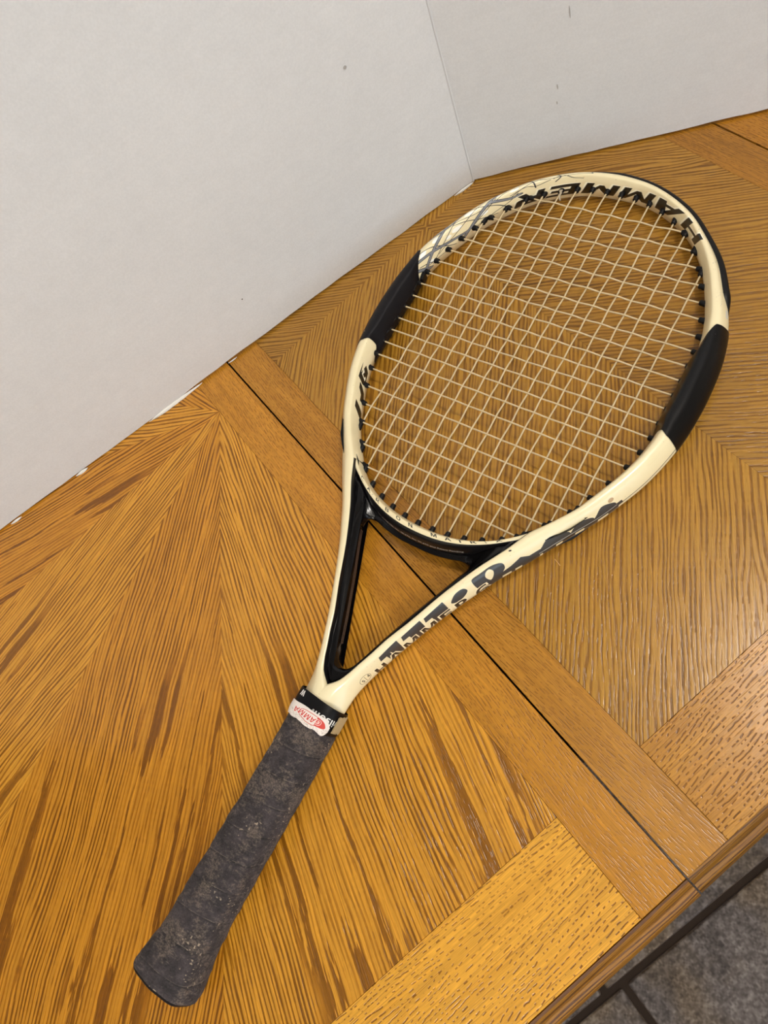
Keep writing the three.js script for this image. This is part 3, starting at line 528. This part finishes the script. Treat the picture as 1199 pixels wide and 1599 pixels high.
// black panels on both sides of the head
const panelBlack = new THREE.MeshPhysicalMaterial({ map: canvasTexture(512, 256, (g, w, h) => { g.fillStyle = '#0c0b0d'; g.fillRect(0, 0, w, h); speckle(g, w, h, 40, '#77747c', 0.3, 0.8); speckle(g, w, h, 8, '#c8c6cc', 0.4, 1.1); }), roughness: 0.3, specularIntensity: 0.4, clearcoat: 0.15, clearcoatRoughness: 0.1 });
function sidePanel(side) {
  const N = 60, rings = [];
  for (let i = 0; i <= N; i++) {
    const f = i / N;
    rings.push(PROF.p.map(([x, y]) => {
      const inn = Math.max(0, -x), near = (66.5 + (side < 0 ? 1 : 0) + 7.5 * inn ** 1.3 + 2 * Math.max(0, -y)) / 57.2958, far = ((side < 0 ? 109.3 : 107.2) - 1.5 * Math.max(0, y) * inn + 5 * inn * smooth(0.35, -0.4, y)) / 57.2958;
      const th = mix(near, far, f), ro = rOut(th) + 0.7, ri = rIn(th), swell = 2.6 * smooth(0, 0.16, f) * smooth(1, 0.84, f);
      const c = (ro + ri - swell - 0.7) / 2, hw = (ro - ri + swell + 0.7) / 2, r = c + x * hw, s = S0 + r * Math.cos(th);
      return V3(s, nMid(s) + y * (hHoop(th) + 0.8), side * r * Math.sin(th));
    }));
  }
  if (side < 0) rings.reverse();
  return child('side_panel', loft(rings, { vs: PROF.v }), side < 0 ? blackMatte : panelBlack, racket);
}
sidePanel(1).userData.label = 'scratched glossy black panel on the right side of the head';
sidePanel(-1).userData.label = 'dull black panel on the left side of the head';
// thin printed label on the inner wall of the left throat arm
{
  const te = curve([[237, 8], [263, 17.6], [294, 30], [322, 42], [333, 46]]), pos = [], uv = [], idx = [], N = 40;
  for (let i = 0; i <= N; i++) { const s = mix(246, 327, i / N); for (const k of [0, 1]) { pos.push(s * MM, (nMid(s) - 2.4 + 4.8 * k) * MM, -(te(s) - 0.25) * MM); uv.push(i / N, k); } }
  for (let i = 0; i < N; i++) { const a = i * 2; idx.push(a, a + 1, a + 2, a + 1, a + 3, a + 2); }
  const g = new THREE.BufferGeometry(); g.setAttribute('position', new THREE.Float32BufferAttribute(pos, 3)); g.setAttribute('uv', new THREE.Float32BufferAttribute(uv, 2)); g.setIndex(idx); g.computeVertexNormals();
  const map = canvasTexture(1024, 64, (c, w, h) => { c.fillStyle = '#151013'; c.fillRect(0, 0, w, h); c.strokeStyle = '#6a5148'; c.lineWidth = 5; c.strokeRect(4, 6, w - 8, h - 12); c.fillStyle = '#5c463f'; for (let x = 22; x < w - 40;) { const q = 5 + 12 * rnd(); c.fillRect(x, 20 + 4 * rnd(), q, 5); c.fillRect(x + 2, 36 + 4 * rnd(), q * 0.8, 5); x += q + 4 + (rnd() < 0.15 ? 18 : 0); } });
  child('printed_label', g, new THREE.MeshStandardMaterial({ map, roughness: 0.5, side: THREE.DoubleSide }), racket).userData.label = 'dark brown outlined label on the left throat arm';
}
// bumper guard round the tip
{
  const N = 120, rings = [], sec = [[-4, 8], [0.2, 9], [2.8, 7.4], [3.8, 2], [3.2, -5], [1.5, -8.5], [-4, -9]];
  const c2 = new THREE.CatmullRomCurve3(sec.map(([r, n]) => new THREE.Vector3(r, n, 0)), true, 'centripetal').getPoints(28);
  for (let i = 0; i <= N; i++) {
    const th = mix(-1.10, 1.06, i / N), e = Math.min(smooth(0, 0.05, i / N), smooth(1, 0.95, i / N)) * mix(0.25, 1, smooth(-0.55, 0.1, th)), a = Math.abs(th);
    rings.push(c2.map((p) => { const r = rOut(a) - 1.2 + p.x * (0.35 + 0.65 * e), s = S0 + r * Math.cos(th); return V3(s, nMid(s) - 1 + p.y * (0.4 + 0.6 * e), r * Math.sin(th)); }));
  }
  child('bumper_guard', loft(rings), blackRubber, racket);
}
// strings and grommets
const stringMat = new THREE.MeshPhysicalMaterial({ color: 0xcdb992, roughness: 0.4, clearcoat: 0.2 });
const MAINS = [...Array(16)].map((_, k) => (k - 7.5) * 12.56 + 0.65);
const CROSS = [373, 389, 405.3, 420.8, 436, 452, 466, 479, 491.5, 504, 516, 528.5, 541.5, 554, 567, 581, 595, 608.6, 622.8, 636.6, 651.5];
const inside = (s, t) => Math.hypot(s - S0, t) < rIn(Math.abs(Math.atan2(t, s - S0)));
function edgeAt(f) { let a = 0, b = 260; for (let i = 0; i < 40; i++) { const m = (a + b) / 2; const [s, t] = f(m); inside(s, t) ? a = m : b = m; } return a; }
{
  const R = 0.68, grom = [];
  const tube = (name, pts) => {
    const path = new THREE.CatmullRomCurve3(pts, false, 'centripetal');
    child(name, new THREE.TubeGeometry(path, (pts.length - 1) * 4, R * MM, 7, false), stringMat, racket);
  };
  MAINS.forEach((t, k) => {
    const top = S0 + edgeAt((m) => [S0 + m, t]), bot = S0 - edgeAt((m) => [S0 - m, t]), pts = [];
    const dev = 0.35 * Math.sin(k * 2.3);
    pts.push(V3(bot - 3, nMid(bot), t));
    CROSS.forEach((sc, q) => { const s = sc - 0.025 * t; if (s > bot + 2.5 && s < top - 2.5) pts.push(V3(s, nMid(s) + ((k + q) % 2 ? 0.65 : -0.65), t + dev * Math.sin((s - bot) / (top - bot) * Math.PI))); });
    pts.push(V3(top + 3, nMid(top), t)); tube('main_string', pts);
    grom.push([bot, t, 1, 0], [top, t, -1, 0]);
  });
  CROSS.forEach((s0, q) => {
    const f = (sg) => (m) => [s0 - 0.025 * sg * m, sg * m], L = edgeAt(f(-1)), Rr = edgeAt(f(1)), pts = [V3(s0 + 0.025 * (L + 3), nMid(s0), -L - 3)];
    MAINS.forEach((t, k) => { if (t > -L + 2 && t < Rr - 2) { const s = s0 - 0.025 * t; pts.push(V3(s + ((k + q) % 2 ? 0.28 : -0.28), nMid(s) + ((k + q) % 2 ? -0.95 : 0.95), t)); } });
    pts.push(V3(s0 - 0.025 * (Rr + 3), nMid(s0), Rr + 3)); tube('cross_string', pts);
    grom.push([s0 + 0.025 * L, -L, 0, 1], [s0 - 0.025 * Rr, Rr, 0, -1]);
  });
  const gp = [[0.0009, -0.0035], [0.0023, -0.0035], [0.0025, 0.0005], [0.0021, 0.0012], [0.0021, 0.0032], [0.0016, 0.0040], [0.0009, 0.0040]];
  const gg = new THREE.LatheGeometry(gp.map(([r, y]) => new THREE.Vector2(r, y)), 12); gg.rotateZ(-Math.PI / 2);     // axis along +x
  grom.forEach(([s, t, ds, dt]) => { const m = child('grommet', gg, blackRubber, racket); m.position.copy(V3(s, nMid(s), t)); m.rotation.y = Math.atan2(-dt, ds); });
}
// raised blocks between the grommets inside the left panel
{
  const bg = new RoundedBoxGeometry(0.0082, 0.0085, 0.0032, 2, 0.0008), cs = CROSS.filter((c) => c > 478 && c < 556);
  for (let k = 0; k + 1 < cs.length; k++) { const s = (cs[k] + cs[k + 1]) / 2 + 3, t = -edgeAt((m) => [s, -m]); const b = child('grommet_block', bg, blackRubber, racket); b.position.copy(V3(s, nMid(s) - 1.2, t + 1.6)); b.rotation.y = Math.atan2(s - S0, 135) * 0.9; }
}
// grip: wound dark grey overgrip with raised seams, flaring at the butt
const gripHalf = curve([[2, 22.6], [4.5, 24], [9, 23.7], [18, 21.9], [29, 20.2], [44, 19.1], [80, 18.6], [150, 17.8], [184, 17.7], [187, 17.5], [188, 16.4]]);
function gripPoint(s, ph, extra = 0) {                     // ph 0 points to +t, rises towards +n
  const a = gripHalf(s) + extra, b = Math.min(a * 0.88, 19.0 + 0.5 * extra), c = Math.cos(ph), d = Math.sin(ph), oct = 1 + 0.022 * Math.cos(8 * ph);
  const e = 2.7, k = (Math.abs(c) ** e + Math.abs(d) ** e) ** (-1 / e) * oct;
  return V3(s, nMid(s) + b * k * d, a * k * c + smooth(60, 150, s) * 1.0);
}
{
  const PITCH = 19.5, N = 240, K = 72, rings = [], seam = (s, ph) => { const f = (s + 2) / PITCH + ph / (2 * Math.PI) * 1 + 0.10 * noise(s / 30, ph); return f - Math.floor(f); };
  for (let i = 0; i <= N; i++) {
    const s = mix(3, 188, i / N), ring = [];
    for (let j = 0; j <= K; j++) { const ph = 2 * Math.PI * (j % K) / K, f = seam(s, ph); ring.push(gripPoint(s, ph, 0.5 * smooth(0, 0.06, f) * (1 - 0.7 * f) + 0.7 * (noise(s / 6, (j % K) / 4) - 0.5) + 0.5 * (noise(s / 17 + 9, (j % K) / 9) - 0.5))); }
    rings.push(ring);
  }
  const map = dataTexture(1024, 512, (x, y, o) => {
    const u = x / 1024 * 185 + 3, ph = y / 512 * 6.2832, f = seam(u, ph);
    const d = fbm(x / 60, y / 46, 4), e = noise(x / 3, y / 3), e2 = noise(x / 7 + 40, y / 9), dust = smooth(0.38, 0.78, d + 0.34 * (e2 - 0.5) + 0.2 * (e - 0.5)) * (0.45 + 0.55 * e);
    const flake = smooth(0.86, 0.94, noise(x / 6 + 9, y / 6) * 0.7 + fbm(x / 90, y / 60 + 8, 2) * 0.4) * 0.9, line = (f < 0.025 ? 0.35 : 0) * smooth(0.35, 0.7, noise(x / 20, y / 14));
    const base = [55, 49, 51], tan = [108, 95, 83], pale = [158, 142, 122], L = 1 + 0.7 * (fbm(x / 30 + 3, y / 25, 3) - 0.5) + 0.3 * (e - 0.5) + 0.2 * (e2 - 0.5) - 0.28 * smooth(0.9, 1, f);
    for (let c = 0; c < 3; c++) o[c] = clamp(mix(mix(base[c] * L, tan[c] * (0.85 + 0.3 * e), dust * 0.75), pale[c], clamp(flake + line)), 0, 255);
  }, true);
  map.wrapS = map.wrapT = THREE.RepeatWrapping;
  const bump = dataTexture(512, 512, (x, y, o) => { o[0] = o[1] = o[2] = clamp(128 + 120 * (noise(x / 2.2, y / 2.6) - 0.5) + 150 * (fbm(x / 18, y / 22, 3) - 0.5), 0, 255); }, false);
  bump.wrapS = bump.wrapT = THREE.RepeatWrapping;
  child('grip', loft(rings), new THREE.MeshPhysicalMaterial({ map, bumpMap: bump, bumpScale: 0.0011, roughness: 0.92, sheen: 0.25, sheenColor: new THREE.Color(0.4, 0.36, 0.36), sheenRoughness: 0.6 }), racket).userData.label = 'dirty dark grey wound overgrip';
  // butt cap
  const cap = []; for (const [s, k] of [[3.2, 1], [2.0, 0.985], [1.1, 0.95], [0.7, 0.88], [0.6, 0.5], [0.6, 0.02]]) { const ring = []; for (let j = 0; j <= 48; j++) { const ph = 2 * Math.PI * (j % 48) / 48, p = gripPoint(3.2, ph), c = V3(s, nMid(0), 0); ring.push(new THREE.Vector3(s * MM, c.y + (p.y - c.y) * k, p.z * k)); } cap.push(ring); }
  child('butt_cap', loft(cap.reverse()), blackMatte, racket);
}
// black collar between grip and frame, printed in white; the maker's sticker and a curled end of tape over its lower edge
function shaftPoint(s, ph, extra = 0) { const a = 17.6 + extra, b = 15.2 + extra, c = Math.cos(ph), d = Math.sin(ph), e = 3.2, k = (Math.abs(c) ** e + Math.abs(d) ** e) ** (-1 / e); return V3(s, nMid(s) + b * k * d, a * k * c); }
{
  const W = 512, H = 2048, cx = (u) => (u - 178) / 28 * W, cy = (deg) => (1 - deg / 360) * H;     // canvas x along the racket, y down round the shaft
  const map = canvasTexture(W, H, (g) => {
    g.fillStyle = '#0f0e10'; g.fillRect(0, 0, W, H);
    const k = H / 112;                                             // pixels per millimetre round the shaft
    const word = (str, a0, a1, u, mm) => { g.save(); g.translate(cx(u), cy((a0 + a1) / 2)); g.rotate(-Math.PI / 2); g.font = 'bold 100px sans-serif'; g.textAlign = 'center'; const m = g.measureText(str); g.scale((a1 - a0) / 360 * H / m.width, mm * W / 28 / 73); g.fillStyle = '#e9e6e2'; g.fillText(str, 0, 30); g.restore(); };
    word('wilson', 8, 78, 196.6, 4.2); word('®', 79, 85, 197.6, 2); word('w', 118, 130, 203, 4.6); word('n', 262, 280, 203, 4.6);
  });
  const rings = []; for (const [s, e] of [[178, -4.0], [185.5, -2.2], [187.5, 0.4], [188.5, 0.6], [200, 0.6], [205.4, 0.5], [206.2, 0.1]]) { const ring = []; for (let j = 0; j <= 72; j++) { const ph = 2 * Math.PI * (j % 72) / 72; ring.push(shaftPoint(s - (s > 204 ? 1.2 * Math.cos(ph) : 0), ph, e)); } rings.push(ring); }
  child('collar', loft(rings, { us: [0, 7.5 / 28, 9.5 / 28, 10.5 / 28, 22 / 28, 27.4 / 28, 1], vs: [...Array(73)].map((_, j) => j / 72) }), new THREE.MeshPhysicalMaterial({ map, roughness: 0.4, specularIntensity: 0.35 }), racket).userData.label = 'black collar with white lettering';

  // a patch that hugs the shaft: rows along s, columns round it, with a ragged outline and a little thickness
  const patch = (name, s0, s1, p0, p1, lift, thick, mat, edge, label) => {
    const n = 14, m = 36, pos = [], uv = [], idx = [];
    for (const dz of [lift + thick, lift]) for (let i = 0; i <= n; i++) for (let j = 0; j <= m; j++) {
      const f = i / n, q = j / m, [sa, sb] = edge(q, s0, s1), s = mix(sa, sb, f), ph = mix(p0, p1, q) / 57.2958, a = gripPoint(Math.min(s, 186), ph, dz), b = shaftPoint(s, ph, dz + 0.6), t = smooth(183, 192, s);
      pos.push(s * MM, mix(a.y, b.y, t), mix(a.z, b.z, t)); uv.push(f, q);
    }
    const S = (n + 1) * (m + 1), w = m + 1;
    for (let i = 0; i < n; i++) for (let j = 0; j < m; j++) { const a = i * w + j; idx.push(a, a + 1, a + w, a + 1, a + w + 1, a + w, S + a, S + a + w, S + a + 1, S + a + 1, S + a + w, S + a + w + 1); }
    for (let i = 0; i < n; i++) for (const j of [0, m]) { const a = i * w + j; idx.push(a, a + w, S + a, S + a, a + w, S + a + w); }
    for (let j = 0; j < m; j++) for (const i of [0, n]) { const a = i * w + j; idx.push(a, S + a, a + 1, S + a, S + a + 1, a + 1); }
    const g = new THREE.BufferGeometry(); g.setAttribute('position', new THREE.Float32BufferAttribute(pos, 3)); g.setAttribute('uv', new THREE.Float32BufferAttribute(uv, 2)); g.setIndex(idx); g.computeVertexNormals();
    mat.side = THREE.DoubleSide; child(name, g, mat, racket).userData.label = label;
  };
  const SW = 384, SH = 1024, stick = canvasTexture(SW, SH, (g) => {       // x along the racket, y down = towards the right edge of the shaft
    g.fillStyle = '#e6dcd6'; g.fillRect(0, 0, SW, SH);
    for (let i = 0; i < 320; i++) { g.globalAlpha = 0.12 + 0.2 * rnd(); g.fillStyle = rnd() < 0.6 ? '#8c7c74' : '#b8a49a'; g.beginPath(); g.ellipse(rnd() * SW * 0.5, rnd() * SH, 3 + 16 * rnd(), 3 + 10 * rnd(), 0, 0, 7); g.fill(); }
    for (let i = 0; i < 60; i++) { g.globalAlpha = 0.5; g.fillStyle = '#5c4c46'; g.beginPath(); g.ellipse(rnd() * SW * 0.28, rnd() * SH, 2 + 5 * rnd(), 2 + 5 * rnd(), 0, 0, 7); g.fill(); } g.globalAlpha = 1;
    g.save(); g.translate(SW * 0.52, SH * 0.52); g.rotate(-Math.PI / 2);                // now x runs towards the left edge, letters' tops towards the butt
    g.strokeStyle = '#c63a30'; g.lineWidth = 14; g.beginPath(); g.ellipse(-60, 10, 330, 118, 0, 0, 7); g.stroke();
    g.fillStyle = '#c63a30'; g.beginPath(); g.ellipse(-60, 10, 330, 118, 0, Math.PI * 0.62, Math.PI * 1.38); g.fill();
    g.font = 'italic bold 170px sans-serif'; g.textAlign = 'center'; g.textBaseline = 'middle'; g.scale(1, 1.05); g.lineWidth = 16; g.strokeStyle = '#f4ece6'; g.strokeText('GAMMA', 20, 8); g.fillStyle = '#c63a30'; g.fillText('GAMMA', 20, 8);
    g.restore();
  });
  patch('maker_sticker', 185.6, 197.4, 34, 139, 0.5, 0.25, new THREE.MeshStandardMaterial({ map: stick, roughness: 0.6 }), (q, a, b) => [a + 1.2 * noise(q * 14, 2) + 6 * Math.max(0, 0.12 - q) * 8 * (0.12 - q) * 6 + 0.8 * q, b - 10 * Math.max(0, 0.14 - q) * 3 - 0.5 * noise(q * 12, 6)], 'worn white sticker with red lettering');
  patch('tape_end', 190.2, 203.2, -12, 25, 0.9, 0.8, new THREE.MeshStandardMaterial({ color: 0xb5a078, roughness: 0.7 }), (q, a, b) => [a + 2.5 * (1 - q) * noise(q * 8, 4), b - 1.5 * q + 0.8 * noise(q * 9, 7)], 'curled tan end of tape');
}
// tied string ends near the tip
{
  const t0 = MAINS[4] + 0.4, k = V3(664.5, nMid(664) + 0.5, t0), pts = [k.clone(), k.clone().add(V3(-2, 1.2, 1.4)), k.clone().add(V3(-5, 1.0, 1.2)), k.clone().add(V3(-8.5, 0.2, 3.4))];
  const c = new THREE.TubeGeometry(new THREE.CatmullRomCurve3(pts), 12, 0.0007, 7), kn = new THREE.TorusKnotGeometry(0.0013, 0.00065, 40, 7, 2, 3); kn.translate(k.x, k.y, k.z);
  child('string_knot', mergeGeometries([c.index ? c.toNonIndexed() : c, kn.toNonIndexed()]), new THREE.MeshPhysicalMaterial({ color: 0xb9ab95, roughness: 0.4 }), racket);
}
// a loose pale splinter on the middle leaf
{
  const sp = new THREE.CylinderGeometry(0.00022, 0.00035, 0.0062, 6); sp.rotateZ(Math.PI / 2);
  const m = mesh('wood_splinter', sp, new THREE.MeshStandardMaterial({ color: 0xd9a86a, roughness: 0.7 })); m.userData = { label: 'tiny pale wood splinter lying on the table just below the lower right frame', category: 'splinter' };
  m.position.set(SPLINTER[0], 0.00036, SPLINTER[1]); m.rotation.y = SPLINTER[2];
}
renderer.render(scene, camera);
